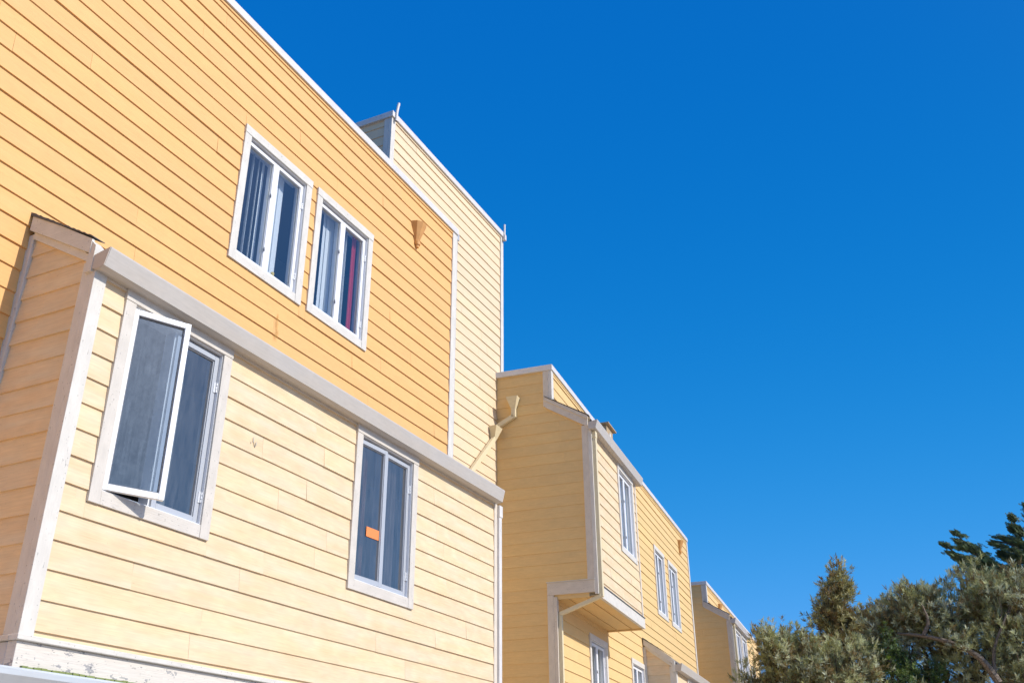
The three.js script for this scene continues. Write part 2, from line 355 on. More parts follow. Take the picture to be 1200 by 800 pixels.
// ------------------------------------------------------------------ a house of the row
const SM = 0.96, SU = 1.60, SLOW = 1.72, TEND = 11.85, YTOP = 6.72, YFLOOR = -3.2;
function buildHouse(o) {
  const H = thing('townhouse', o.label, 'house', 'row of lapboard townhouses');
  H.position.copy(o.at); H.rotation.y = o.turn; H.updateMatrixWorld(true);
  const F = B.F, S = B.S, single = o.single, SL = o.SL ?? SLOW;
  const part = (n, g, m, label) => { const q = obj(n, g, m, H); if (label) q.userData.label = label; return q; };
  const wOf = (l) => l.map(([tc, y]) => holeOf(tc, y)), cOf = (l) => l.map(([tc, y]) => coverOf(tc, y));
  // --- street wall
  const mw = o.mainWindows, lowHoles = o.lowBay ? [[o.lowT + 0.25, TEND - 0.35, -2.2, 2.6]] : [];
  const upHoles = o.upBay ? [[0.25, 2.75, 3.15, 5.7]] : [];
  const main = part('wall', slab(rect(0, TEND, YFLOOR, YTOP), -0.14, 0, F(SM), [...wOf(mw), ...lowHoles, ...upHoles]), M.sheath);
  const covers = cOf(mw); if (o.lowBay) covers.push([o.lowT + 0.05, TEND - 0.25, -3.2, 3.12]); if (o.upBay) covers.push([-0.1, 2.9, 3.02, 6.05]);
  siding(H, main, F(SM), { y0: -3.0, y1: YTOP + 0.005, first: o.rowMain, E: o.E, u0: 0.09, u1: TEND - 0.1, holes: covers, mats: o.mainMats, single });
  // --- parapet coping and corner boards
  part('coping', [box(SM - 0.20, SM + 0.045, YTOP, YTOP + 0.098, -TEND - 0.03, 0.045, 0.004)], M.coping);
  part('coping', box(-6, SM - 0.201, YTOP + 0.001, YTOP + 0.0975, -0.16, 0.046, 0.004), M.coping);
  part('cornice_strip', box(SM - 0.002, SM + 0.024, YTOP - 0.035, YTOP - 0.001, -TEND + 0.1, -0.1), o.mainMats[0]);
  part('corner_board', box(SM - 0.1, SM + 0.028, YFLOOR, YTOP - 0.001, -TEND - 0.028, -TEND + 0.098, 0.004), M.trim);
  if (o.joint) part('downpipe', [box(SM - 0.09, SM - 0.01, 0, YTOP - 0.03, -TEND - 0.11, -TEND - 0.031, 0.012), box(SM - 0.1, SM + 0.02, YTOP - 0.05, YTOP + 0.06, -TEND - 0.1, -TEND - 0.033, 0.006)], M.sashGrey);
  // --- end wall facing up the street
  const e0 = o.upBay ? 0 : -6;
  const endPoly = o.upBay ? [[-6, YFLOOR], [SM, YFLOOR], [SM, 2.98], [SU, 2.98], [SU, 5.72], [SM, 6.13], [SM, YTOP], [-6, YTOP]] : rect(-6, SM - 0.141, YFLOOR, YTOP);
  const end = part('end_wall', slab(endPoly, -0.14, 0, S(0)), M.sheath);
  if (o.upBay) {
    const lim = (y) => y > 3.0 ? SU - 0.12 : SM - 0.09, yc = o.rowEnd + 5 * o.E - 0.0005;
    siding(H, end, S(0), { y0: -3.0, y1: yc, first: o.rowEnd, E: o.E, u0: e0, u1: lim, cuts: [[0.43 / 0.7, 1, 6.20 + 0.9 * 0.43 / 0.7]], mats: o.endMats, single, L: 4, butt: 0.0095 });
    siding(H, end, S(0), { y0: yc + 0.0005, y1: YTOP + 0.005, first: o.rowEnd, E: o.E, u0: e0, u1: SM - 0.09, mats: o.endMats, single, L: 4, butt: 0.0095 });
    // outline boards of the end wall
    part('corner_board', box(SM - 0.125, SM - 0.028, 6.08, YTOP, 0, 0.028, 0.003), M.trimShadeTan);
    part('corner_board', box(SM - 0.027, SM + 0.026, 6.16, YTOP, -0.085, 0.030, 0.003), M.trim);
    part('barge_board', slab([[SM - 0.09, 6.23], [SU - 0.03, 5.80], [SU - 0.03, 5.63], [SM - 0.09, 6.06]], 0, 0.034, S(0)), M.trimShadeTan);
    part('barge_board', slab([[SM - 0.10, 6.245], [SU - 0.02, 5.815], [SU - 0.02, 5.755], [SM - 0.10, 6.185]], 0.0345, 0.052, S(0)), M.trimShadeTan);
    part('roof_edge', slab([[SM - 0.10, 6.256], [SU + 0.0, 5.823], [SU + 0.0, 5.814], [SM - 0.10, 6.247]], -0.05, 0.062, S(0)), M.roofing);
    part('corner_board', box(SU - 0.135, SU - 0.03, 3.215, 5.66, 0, 0.028, 0.003), M.trimShadeTan);
    part('corner_board', box(SU - 0.029, SU + 0.026, 3.0, 5.66, -0.10, 0.030, 0.003), M.trim);
    part('sill_beam', box(SM - 0.13, SU - 0.03, 3.03, 3.214, 0, 0.032, 0.003), M.trimShadeTan);
    part('flashing', box(SM - 0.14, SU - 0.02, 3.2145, 3.224, -0.01, 0.046), M.trim);
    part('corner_board', box(SM - 0.13, SM - 0.03, YFLOOR, 3.029, 0, 0.030, 0.003), M.trimShadeTan);
    part('corner_board', box(SM - 0.029, SM + 0.02, YFLOOR, 3.0, -0.06, 0.030, 0.003), M.trimShadeTan);
  }
  part('end_wall', slab(rect(-6, SM - 0.141, YFLOOR, YTOP), 0, 0.14, S(TEND - 0.001)), M.sheath);
  if (o.link) part('set_back_wall', [box(-0.14, 0, YFLOOR, 5.7, -15.2, -TEND - 0.03)], M.pale[0]);
  part('back_wall', box(-6.14, -6, YFLOOR, YTOP, -TEND, 0), M.sheath);
  part('roof', box(-6, SM - 0.14, 6.3, 6.45, -TEND + 0.14, -0.14), M.roofing);
  part('interior_wall', [box(-1.3, -1.22, YFLOOR, 6.3, -TEND + 0.14, -0.14), box(-1.21, SM - 0.15, 3.0, 3.15, -TEND + 0.14, -0.14), box(-1.21, SM - 0.15, 0.0, 0.12, -TEND + 0.14, -0.14), box(-1.21, SM - 0.15, 0.13, 6.29, -5.4, -5.3)], M.inside);
  for (const [tc, y] of mw) addWindow(H, single ? windowUpper : windowFar, SM, tc, y);
  // --- upper bay
  if (o.upBay) {
    const t1 = 2.95, wins = o.upWindows;
    const bw = part('bay_wall', slab(rect(0, t1, 2.99, 5.78), -0.12, 0, F(SU), wOf(wins)), M.sheath);
    siding(H, bw, F(SU), { y0: 3.15, y1: 5.54, first: o.rowUp, E: o.E, u0: 0.10, u1: t1 - 0.07, holes: cOf(wins), mats: o.bayMats, single });
    part('bay_side', slab(rect(SM, SU - 0.121, 2.99, 5.75), 0, 0.12, S(t1)), M.sheath);
    part('corner_board', box(SU - 0.05, SU + 0.024, 3.15, 5.72, -t1 - 0.01, -t1 + 0.07, 0.003), M.trimShadeTan);
    part('sill_beam', box(SU - 0.02, SU + 0.034, 2.972, 3.148, -t1 - 0.03, -0.06, 0.003), M.trim);
    part('flashing', box(SU - 0.01, SU + 0.05, 3.149, 3.158, -t1 - 0.03, -0.04), M.gasket);
    part('frieze_board', box(SU, SU + 0.02, 5.535, 5.75, -t1, -0.1, 0.003), M.trimShadeTan);
    // boarded underside with two battens of shadow gap
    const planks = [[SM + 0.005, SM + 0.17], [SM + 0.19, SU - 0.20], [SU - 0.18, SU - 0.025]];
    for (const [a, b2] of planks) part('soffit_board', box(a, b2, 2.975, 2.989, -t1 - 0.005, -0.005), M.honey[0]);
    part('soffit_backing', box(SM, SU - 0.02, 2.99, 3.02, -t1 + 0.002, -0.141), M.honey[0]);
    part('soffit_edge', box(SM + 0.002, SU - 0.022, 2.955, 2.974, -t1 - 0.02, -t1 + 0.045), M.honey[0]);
    // lean-to roof and gutter
    part('bay_roof', slab([[SM, 6.23], [SM, 6.17], [SU + 0.03, 5.71], [SU + 0.03, 5.75]], -t1, -0.001, S(0)), M.roofing);
    gutterRun(H, SU, -0.10, 3.08, 5.555, 5.705);
    // downpipe on the corner, sloping back to the wall below
    part('downpipe', [box(SU + 0.027, SU + 0.085, 2.96, 5.55, -0.075, 0.0, 0.008), box(SU + 0.015, SU + 0.09, 5.44, 5.553, -0.085, 0.012, 0.008),
      beam(V(SU + 0.05, 2.975, -0.03), V(SM + 0.05, 2.755, -0.03), 0.065, 0.055), box(SM + 0.022, SM + 0.08, YFLOOR, 2.77, -0.065, -0.005, 0.008)], M.pipe);
    for (const [tc, y] of wins) addWindow(H, single ? windowUpper : windowFar, SU, tc, y);
  }
  // --- lower bay
  if (o.lowBay) {
    const t0 = o.lowT, t1 = TEND - 0.22, wins = o.lowWindows, yb = 0.225;
    const bw = part('bay_wall', slab(rect(t0, t1, 0.05, 2.72), -0.12, 0, F(SL), wOf(wins)), M.sheath);
    siding(H, bw, F(SL), { y0: yb, y1: 2.60, first: o.rowLow, E: 0.179, u0: t0 + 0.075, u1: t1 - 0.07, holes: cOf(wins), mats: o.bayMats, single, L: 3.0 });
    const sidePoly = [[SM, 0.05], [SL - 0.121, 0.05], [SL - 0.121, 2.72], [SM, 3.26]];
    const bs = part('bay_side', slab(sidePoly, -0.1, 0, S(t0)), M.sheath);
    siding(H, bs, S(t0), { y0: yb, y1: 3.2, first: o.rowLowSide, E: 0.179, u0: SM + 0.06, u1: SL - 0.105, cuts: [[0.5 / 0.76, 1, 3.235 + SM * 0.5 / 0.76]], mats: o.lowSideMats, single });
    part('bay_side', slab(sidePoly, 0, 0.1, S(t1)), M.sheath);
    // corner boards
    part('corner_board', box(SL - 0.028, SL + 0.024, yb, 2.655, -t0 - 0.078, -t0 + 0.026, 0.003), M.trim);
    part('corner_board', box(SL - 0.108, SL - 0.0285, yb, 2.70, -t0 - 0.02, -t0 + 0.024, 0.003), M.trim);
    part('corner_board', box(SM + 0.001, SM + 0.062, yb, 3.1, -t0 - 0.01, -t0 + 0.030, 0.003), M.trim);
    part('corner_board', box(SL - 0.06, SL + 0.022, yb, 2.66, -t1 - 0.002, -t1 + 0.07, 0.003), M.trimShadeTan);
    // sloping barge boards and roof
    part('barge_board', slab([[SM + 0.06, 3.235], [SL - 0.045, 2.735], [SL - 0.045, 2.685], [SM + 0.06, 3.06]], 0, 0.032, S(t0)), M.trim);
    part('barge_board', slab([[SM + 0.03, 3.265], [SL - 0.04, 2.862], [SL - 0.04, 2.75], [SM + 0.03, 3.13]], 0.0325, 0.054, S(t0)), M.trim);
    const edge = []; for (let k = 0; k <= 24; k++) { const f = k / 24; edge.push([SM + 0.005 + f * (SL - SM - 0.04), 3.287 - f * 0.405 + rr(-0.004, 0.006)]); }
    part('roof_edge', slab([...edge, ...edge.slice().reverse().map(([u]) => [u, 3.284 - 0.02 - (u - SM) / (SL - SM) * 0.405])], -0.05, 0.062, S(t0)), M.roofing);
    part('bay_roof', slab([[SM, 3.29], [SM, 3.22], [SL + 0.03, 2.72], [SL + 0.03, 2.765]], -(t1 - t0), -0.051, S(t0)), M.roofing);
    part('frieze_board', box(SL, SL + 0.018, 2.595, 2.72, -t1, -t0 - 0.079, 0.003), M.trimShadeTan);
    part('soffit_strip', box(SL + 0.019, SL + 0.06, 2.640, 2.652, -t1 - 0.03, -t0 + 0.02), M.trimShadeTan);
    part('fascia_end', slab([[SL - 0.06, 2.60], [SL + 0.004, 2.60], [SL + 0.004, 2.80], [SL - 0.05, 2.855]], -0.03, 0.05, S(t0)), M.trim);
    gutterRun(H, SL, t0 - 0.04, TEND - 0.27 + (o.SL ? 0.1 : 0), 2.605, 2.752);
    part('downpipe', [box(SL - 0.02, SL + 0.05, -2.9, 2.50, -t1 - 0.075, -t1 - 0.003, 0.01), box(SL - 0.025, SL + 0.058, 2.46, 2.604, -t1 - 0.082, -t1 + 0.002, 0.008)], M.pipeWhite);
    // base of the bay
    part('flashing', box(SL - 0.02, SL + 0.056, 0.190, 0.222, -t1 - 0.02, -t0 + 0.05, 0.005), M.trim);
    part('flashing', box(SM, SL - 0.021, 0.191, 0.221, -t0 - 0.01, -t0 + 0.05, 0.005), M.trimShadeTan);
    part('base_band', box(SL - 0.05, SL + 0.028, 0.04, 0.189, -t1 - 0.02, -t0 + 0.026, 0.004), M.band);
    part('base_band', box(SM, SL - 0.051, 0.04, 0.188, -t0 - 0.04, -t0 + 0.024, 0.004), M.sashGrey);  // side return of the band, its shade put in as a darker grey
    part('bay_floor', box(SM, SL - 0.05, 0.02, 0.06, -t1, -t0 - 0.041), M.honey[0]);
    wins.forEach(([tc, y, kind]) => addWindow(H, kind === 'open' ? windowOpen : single ? windowBay : windowFar, SL, tc, y, kind === 'open' ? 'window with its dusty left casement swung open' : undefined));
    part('base_wall', [box(SM, SL - 0.15, YFLOOR, 0.019, -t1, -t0 - 0.05)], M.sheath);
  }
  return H;
}
function gutterRun(H, s, t0, t1, y0, y1) { // box gutter with a slightly raked face, open on top, closed ends
  const p = [[0.0, 0.01], [0.075, 0], [0.118, 0.012], [0.150, y1 - y0 - 0.012], [0.150, y1 - y0], [0.138, y1 - y0], [0.136, y1 - y0 - 0.012], [0.105, 0.02], [0.012, 0.02], [0.012, y1 - y0 - 0.03], [0, y1 - y0 - 0.03]];
  const g = slab(p.map(([u, y]) => [s + u, y0 + y]), -(t1 - t0), 0, B.S(t0));
  const cap = slab([[s + 0.001, y0 + 0.01], [s + 0.075, y0 + 0.002], [s + 0.116, y0 + 0.013], [s + 0.148, y1 - 0.001], [s + 0.001, y1 - 0.03]], 0.0005, 0.006, B.S(t0));
  const cap2 = slab([[s + 0.001, y0 + 0.01], [s + 0.075, y0 + 0.002], [s + 0.116, y0 + 0.013], [s + 0.148, y1 - 0.001], [s + 0.001, y1 - 0.03]], -0.006, -0.0005, B.S(t1));
  obj('gutter', [g, cap, cap2], M.gutter, H);
  obj('gutter_lining', box(s + 0.014, s + 0.10, y0 + 0.022, y0 + 0.04, -t1 + 0.01, -t0 - 0.01), M.roofing, H);
}

const TH = -0.1003;
const hDir = V(Math.sin(TH), 0, -Math.cos(TH)), nDir = V(Math.cos(TH), 0, Math.sin(TH));
const house1 = buildHouse({
  label: 'orange lapboard townhouse with a cream lower bay and a casement swung open', at: V(-6.72, 1.6 + 0.75, 1.67), turn: 0, single: true, joint: true,
  E: 0.1818, rowMain: 6.622, mainMats: M.orange, endMats: M.orange, bayMats: M.cream, lowSideMats: M.cream,
  mainWindows: [[8.066, 4.008], [9.275, 4.008]], lowBay: true, lowT: 5.575, lowWindows: [[6.395, 1.082, 'open'], [9.26, 1.082]],
  rowLow: 0.259, rowLowSide: 0.23,
});
const O2 = V(-6.72, 1.6, -13.408);
const house2 = buildHouse({
  label: 'honey-yellow townhouse with cream bays, standing below the cream stair tower', at: O2, turn: -TH, single: true,
  link: true, E: 0.1778, rowMain: 6.46, rowEnd: 5.276, rowUp: 5.36, mainMats: M.honey, endMats: M.honey, bayMats: M.cream, lowSideMats: M.cream,
  mainWindows: [[7.93, 4.045], [9.46, 4.045], [2.25, 1.21], [5.13, 1.21]], upBay: true, upWindows: [[2.17, 4.02]], lowBay: true, SL: 1.58, lowT: 5.68, lowWindows: [[7.35, 1.10], [9.6, 1.10]],
  rowLow: 0.259, rowLowSide: 0.23,
});
const O3 = O2.clone().addScaledVector(hDir, 14.82).addScaledVector(nDir, -0.05).add(V(0, -0.53, 0));
const house3 = buildHouse({
  label: 'small far townhouse at the row end, half hidden by the silvery tree', at: O3, turn: -TH, single: false,
  E: 0.1778, rowMain: 6.46, rowEnd: 5.276, rowUp: 5.36, mainMats: M.honey, endMats: M.honey, bayMats: M.cream, lowSideMats: M.cream,
  mainWindows: [[7.93, 4.045], [9.46, 4.045]], upBay: true, upWindows: [[1.05, 4.02], [2.3, 4.02]], lowBay: true, SL: 1.58, lowT: 5.68, lowWindows: [[7.35, 1.10]],
  rowLow: 0.259, rowLowSide: 0.23,
});

// ------------------------------------------------------------------ recessed stair tower between the first two houses
{
  const T = thing('stair_tower', 'tall cream lapboard tower set back behind the orange house', 'tower');
  T.position.set(-6.72, 1.6, -9.83); T.updateMatrixWorld(true); // local: u along the street from the near corner
  const top = 9.655, w = 3.80;
  const wall = obj('wall', slab(rect(0, w, -2.6, top), -0.14, 0, B.F(0)), M.sheath, T);
  siding(T, wall, B.F(0), { y0: -2.4, y1: top + 0.005, first: 9.496, E: 0.1768, u0: 0.08, u1: w - 0.1, mats: M.pale, single: true });
  const side = obj('side_wall', slab(rect(-5, -0.141, -2.6, top), -0.14, 0, B.S(0)), M.sheath, T);
  siding(T, side, B.S(0), { y0: 6.8, y1: top + 0.005, first: 9.36, E: 0.1768, u0: -5, u1: -0.11, mats: M.pale, single: true });
  obj('side_wall', slab(rect(-5, -0.141, -2.6, top), 0, 0.14, B.S(w)), M.sheath, T);
  obj('back_wall', box(-5.14, -5, -2.6, top, -w, 0), M.sheath, T);
  obj('roof', box(-5, -0.14, 9.3, 9.4, -w + 0.14, -0.14), M.roofing, T);
  obj('coping', box(-0.17, 0.05, top + 0.002, top + 0.105, -w - 0.03, 0.05, 0.004), M.coping, T);
  obj('coping', box(-5.1, -0.171, top + 0.003, top + 0.104, -0.17, 0.05, 0.004), M.coping, T);
  obj('cornice_strip', box(-0.002, 0.024, top - 0.035, top, -w + 0.1, -0.08), M.pale[0], T);
  obj('corner_board', box(-0.028, 0.026, -2.6, top, -0.078, 0.03, 0.003), M.trim, T);
  obj('corner_board', box(-0.11, -0.029, -2.6, top, -0.02, 0.028, 0.003), M.trim, T);
  obj('corner_board', box(-0.06, 0.026, -2.6, top, -w - 0.012, -w + 0.09, 0.003), M.trim, T);
  const tube = (pts, r) => new THREE.TubeGeometry(new THREE.CatmullRomCurve3(pts), 12, r, 8);
  obj('vent_pipe', metric(tube([V(0.062, 9.60, -0.03), V(0.064, 9.75, -0.035), V(0.066, 9.86, -0.05), V(0.066, 9.97, -0.075)], 0.022)), M.coping, T);
  obj('vent_pipe', [metric(tube([V(0.06, 9.58, -w + 0.01), V(0.06, 9.75, -w + 0.008), V(0.06, 9.93, -w + 0.005)], 0.02)), box(0.03, 0.09, 9.58, 9.70, -w - 0.02, -w + 0.04, 0.008)], M.coping, T);
}

{ // pencil-like scuff on a bay board
  const b = B.F(SLOW + 0.0155), p = (u, y) => put(b, u, y, 0), L = [[[7.31, 2.005], [7.312, 1.965]], [[7.312, 1.965], [7.336, 1.925]], [[7.346, 1.975], [7.347, 1.945]], [[7.328, 1.945], [7.338, 1.93]], [[7.286, 1.96], [7.287, 1.945]]];
  obj('scuff_mark', L.map(([a, c]) => beam(p(...a), p(...c), 0.0065, 0.002, 0.0005)), std(RGB(0.50, 0.48, 0.42)), house1);
}
{ // rust run on the orange wall under a window
  const w = 64, h = 128, d = new Uint8Array(w * h * 4);
  for (let j = 0; j < h; j++) for (let i = 0; i < w; i++) {
    const x = i / w - 0.5, y = j / h, wid = 0.10 + 0.22 * (1 - y) * N8(y * 9, 3) + 0.06 * N32(y * 30, 1), a = Math.max(0, 1 - Math.abs(x + 0.12 * (N8(y * 6, 5) - 0.5)) / wid) * (0.35 + 0.65 * N32(x * 20 + 7, y * 24)) * Math.min(1, y * 5) * Math.min(1, (1 - y) * 7), k = (j * w + i) * 4;
    d[k] = d[k + 1] = d[k + 2] = Math.min(255, a * 150); d[k + 3] = 255;
  }
  const t = new THREE.DataTexture(d, w, h); t.magFilter = THREE.LinearFilter; t.needsUpdate = true;
  const g = new THREE.PlaneGeometry(0.15, 0.32); g.rotateY(Math.PI / 2); g.translate(SM + 0.0185, 3.62, -8.31);
  obj('rust_stain', g, std(RGB(0.52, 0.27, 0.06), { alphaMap: t, transparent: true, roughness: 0.9 }), house1);
}

// ------------------------------------------------------------------ funnel-shaped rain heads and the sloping drain
function funnelGeo(rt, rb, h, n, a0, a1) { // facetted half funnel, open on top, against a wall in the plane x = 0
  const P = [], ring = (r, y, k) => { const a = a0 + (a1 - a0) * k / n; return V(r * Math.cos(a), y, r * Math.sin(a)); };
  const q = (a, b, c, d) => { for (const v of [a, b, c, a, c, d]) P.push(v.x, v.y, v.z); };
  for (let k = 0; k < n; k++) {
    q(ring(rb, 0, k + 1), ring(rb, 0, k), ring(rt, h, k), ring(rt, h, k + 1));
    q(ring(rt * 0.9, h - 0.01, k + 1), ring(rt * 0.9, h - 0.01, k), ring(rb * 0.8, 0.01, k), ring(rb * 0.8, 0.01, k + 1));
    q(ring(rt, h, k + 1), ring(rt, h, k), ring(rt * 0.9, h - 0.01, k), ring(rt * 0.9, h - 0.01, k + 1));
    q(ring(rt, h, k), ring(rt, h, k + 1), ring(rt, h, k + 1), ring(rt, h, k));
  }
  const g = new THREE.BufferGeometry(); g.setAttribute('position', new THREE.Float32BufferAttribute(P, 3)); g.setAttribute('uv', new THREE.Float32BufferAttribute(new Float32Array(P.length / 3 * 2), 2)); g.computeVertexNormals();
  return metric(g);
}
const headMat = std(RGB(0.74, 0.37, 0.115), { map: weatherMap, roughness: 0.6 });
function rainHead(house, s, t, y, label) {
  const g = thing('rain_head', label, 'rain head', 'funnel rain heads on the street walls');
  g.position.copy(house.localToWorld(V(s + 0.012, y, -t))); g.rotation.y = house.rotation.y;
  obj('funnel', funnelGeo(0.135, 0.036, 0.265, 5, -Math.PI / 2, Math.PI / 2), headMat, g);
  const c = new THREE.CylinderGeometry(0.044, 0.040, 0.042, 8); c.translate(0.022, -0.022, 0);
  obj('collar', metric(c), headMat, g);
  const e = new THREE.CylinderGeometry(0.028, 0.024, 0.035, 8); e.translate(0.022, -0.061, 0);
  obj('outlet', metric(e), headMat, g);
}
rainHead(house1, SM, 10.80, 6.0, 'orange facetted funnel rain head on the orange wall');
rainHead(house2, SM, 10.65, 6.19, 'orange funnel rain head high on the honey-yellow street wall');
rainHead(house3, SM, 2.2, 6.28, 'tiny orange funnel rain head behind the far bay roof');
{
  const g = thing('drainpipe', 'cream drainpipe zigzagging from two hoppers across the inside corner', 'drainpipe');
  g.position.copy(O2); g.rotation.y = -TH; g.updateMatrixWorld(true);
  const L = (x, y, z) => V(x, y, z); // in the second house's frame
  // hopper on the end wall: a box that narrows downward
  const hop = (w1, w2, d1, d2, h) => { const q = new THREE.CylinderGeometry(Math.SQRT1_2, Math.SQRT1_2, h, 4, 1, true); q.rotateY(Math.PI / 4); const p = q.attributes.position; for (let i = 0; i < p.count; i++) { const top = p.getY(i) > 0; p.setX(i, p.getX(i) * (top ? w1 : w2)); p.setZ(i, p.getZ(i) * (top ? d1 : d2) + (top ? d1 : d2) / 2); } const k = q.toNonIndexed(); k.computeVertexNormals(); return metric(k); };
  const h1 = hop(0.20, 0.075, 0.14, 0.065, 0.19); h1.translate(0.325, 6.205, 0.014);
  obj('hopper', h1, M.pipe, g);
  obj('pipe', [box(0.288, 0.362, 5.96, 6.115, 0.012, 0.076, 0.006), beam(L(0.335, 5.985, 0.045), L(-0.02, 5.80, 0.045), 0.062, 0.072)], M.pipe, g);
  const h2 = hop(0.22, 0.075, 0.14, 0.065, 0.21); h2.rotateY(Math.PI / 2);
  const inv = g.matrixWorld.clone().invert(), toL = (x, y, z) => V(x, y + 1.6, z).applyMatrix4(inv);
  const c = toL(-6.70, 5.655, -13.21); h2.rotateY(TH); h2.translate(c.x, c.y, c.z);
  obj('hopper', h2, M.pipe, g);
  obj('pipe', beam(toL(-6.655, 5.56, -13.19), toL(-6.655, 4.55, -12.20), 0.06, 0.075), M.pipe, g);
}
{ // wooden box on the second house's roof
  const g = thing('roof_vent', 'weathered wooden vent box with a tilted lid on the roof edge', 'vent');
  g.position.copy(house2.localToWorld(V(SM - 0.12, YTOP + 0.1, -4.0))); g.rotation.y = house2.rotation.y;
  const wood = std(RGB(0.50, 0.36, 0.20), { map: weatherMap, roughness: 0.85 });
  obj('vent_box', box(-0.20, 0.10, 0.0, 0.33, -0.24, 0.24, 0.006), wood, g);
  const lid = box(-0.25, 0.16, 0.331, 0.362, -0.34, 0.30, 0.005); obj('lid', lid, wood, g);
  obj('louvre', [box(0.101, 0.112, 0.12, 0.22, -0.06, 0.06, 0.003)], M.trim, g);
}

// ------------------------------------------------------------------ low eave in front of the first bay's base
{
  const g = thing('eave_gutter', 'pale grey metal eave gutter with a moss line under the cream bay', 'gutter');
  g.position.set(-5.0, 1.6, -3.0);
  const prof = [[-0.3, -0.10], [0.10, -0.10], [0.16, -0.03], [0.165, 0.0], [0.15, 0.012], [0.05, 0.0], [-0.3, 0.0]];
  const b = { o: V(0, 0, 0), u: V(1, 0, 0), n: V(0, 0, 1) };
  obj('gutter', slab(prof.map(([u, y]) => [u, y + 0.765]), -7.2, 1.9, b), M.greyGutter, g);
  const p = []; for (let k = 0; k < 240; k++) { const z = -0.93 - k * 0.025; p.push(box(0.02, 0.047 + rr(0, 0.012), 0.77, 0.799 + rr(0, 0.012) * (0.4 + 0.6 * N16(k * 0.13, 2)), z - 0.04, z)); }
  const m = obj('moss', p, M.moss, g); m.userData.kind = 'stuff';
}

// ------------------------------------------------------------------ what hangs and stands behind the panes
function sheetCurtain(w, h, folds, amp, mat) { // pleated cloth hanging from y = h to 0, centred on z = 0, facing x
  const nx = Math.max(8, folds * 10), P = [], I = [], U = [];
  for (let j = 0; j <= 6; j++) for (let i = 0; i <= nx; i++) { const f = i / nx, y = h * (1 - j / 6); P.push(amp * Math.sin(f * folds * 2 * Math.PI) * (0.8 + 0.2 * j / 6), y, w / 2 - w * f); U.push(f * w, y); }
  for (let j = 0; j < 6; j++) for (let i = 0; i < nx; i++) { const a = j * (nx + 1) + i; I.push(a, a + nx + 1, a + 1, a + 1, a + nx + 1, a + nx + 2); }
  const g = new THREE.BufferGeometry(); g.setAttribute('position', new THREE.Float32BufferAttribute(P, 3)); g.setAttribute('uv', new THREE.Float32BufferAttribute(U, 2)); g.setIndex(I); g.computeVertexNormals(); return g;
}
function vertBlind(house, s, tc, y, slats, label, mat = M.blind) { // slats: [a, turn]
  const g = thing('vertical_blind', label, 'blind', 'blinds behind the windows');
  g.position.copy(house.localToWorld(V(s - 0.15, y + CAS, -tc))); g.rotation.y = house.rotation.y;
  obj('head_rail', box(-0.025, 0.025, 1.37, 1.40, -0.46, 0.46, 0.004), M.sash, g);
  for (const [a, turn, w = 0.089] of slats) { const q = box(-0.0012, 0.0012, 0.03, 1.365, -w / 2, w / 2); q.rotateY(turn); q.translate(0, 0, -a); obj('slat', q, mat, g); }
  return g;
}
function curtain(house, s, tc, y, a, w, h, folds, color, label, name = 'curtain') {
  const g = sheetCurtain(w, h, folds, 0.02, null), m = std(color, { roughness: 0.9 });
  const o = obj(numbered(name), g, m, scene); o.position.copy(house.localToWorld(V(s - 0.125, y + CAS, -(tc + a)))); o.rotation.y = house.rotation.y;
  o.userData = { label, category: 'curtain', group: 'curtains behind the windows' }; return o;
}
vertBlind(house1, SM, 8.066, 4.008, [[-0.40, 1.1], [-0.31, 1.15], [-0.21, 1.0], [-0.12, 0.9], [-0.05, 0.5], [0.10, 0.12], [0.18, 0.08], [0.255, 0.15]], 'white slatted blind in the orange wall window with a yellow bottle');
vertBlind(house1, SM, 9.275, 4.008, [[-0.16, 0.25], [-0.09, 0.1], [-0.02, 0.2], [0.10, 0.7], [0.17, 0.9], [0.24, 1.1]], 'white slatted blind in the orange wall window with a red curtain');
curtain(house1, SM, 9.275, 4.008, 0.385, 0.09, 1.38, 2, RGB(0.62, 0.05, 0.08), 'narrow red curtain behind a window of the orange wall');
curtain(house1, SLOW, 6.395, 1.082, 0.20, 0.06, 1.1, 1, RGB(0.66, 0.70, 0.62), 'thin pale curtain strip behind the open casement window');
curtain(house1, SLOW, 9.26, 1.082, -0.18, 0.07, 1.3, 2, RGB(0.42, 0.22, 0.13), 'narrow brown curtain behind the window with the orange notice');
curtain(house1, SLOW, 9.26, 1.082, 0.30, 0.16, 1.3, 3, RGB(0.30, 0.25, 0.22), 'dull grey-brown curtain beside the narrow brown one in the bay window');
{
  const pts = [[0, 0], [0.030, 0], [0.033, 0.01], [0.033, 0.085], [0.028, 0.10], [0.016, 0.115], [0.016, 0.13], [0.019, 0.131], [0.019, 0.15], [0, 0.151]].map(([x, y]) => new THREE.Vector2(x, y));
  const o = obj('bottle', new THREE.LatheGeometry(pts, 20), std(RGB(0.80, 0.58, 0.10), { roughness: 0.35 }), scene);
  o.position.copy(house1.localToWorld(V(SM - 0.105, 4.008 + CAS + 0.009, -(8.066 + 0.226)))); o.userData = { label: 'small yellow bottle standing inside an upper window sill', category: 'bottle' };
}
{
  const o = obj('notice', box(-0.0006, 0.0006, -0.046, 0.046, -0.098, 0.098), std(RGB(0.84, 0.25, 0.07), { roughness: 0.7 }), scene);
  o.position.copy(house1.localToWorld(V(SLOW - 0.0135, 1.082 + 0.58, -(9.26 - 0.155)))); o.rotation.y = -0.05; o.userData = { label: 'orange notice stuck to the glass of a lower bay window', category: 'notice' };
}
const farSlats = [[-0.36, 0.9], [-0.27, 0.8], [-0.18, 0.7], [-0.09, 0.9], [0.02, 0.3], [0.11, 0.5], [0.2, 0.3], [0.29, 0.6], [0.37, 0.4]];
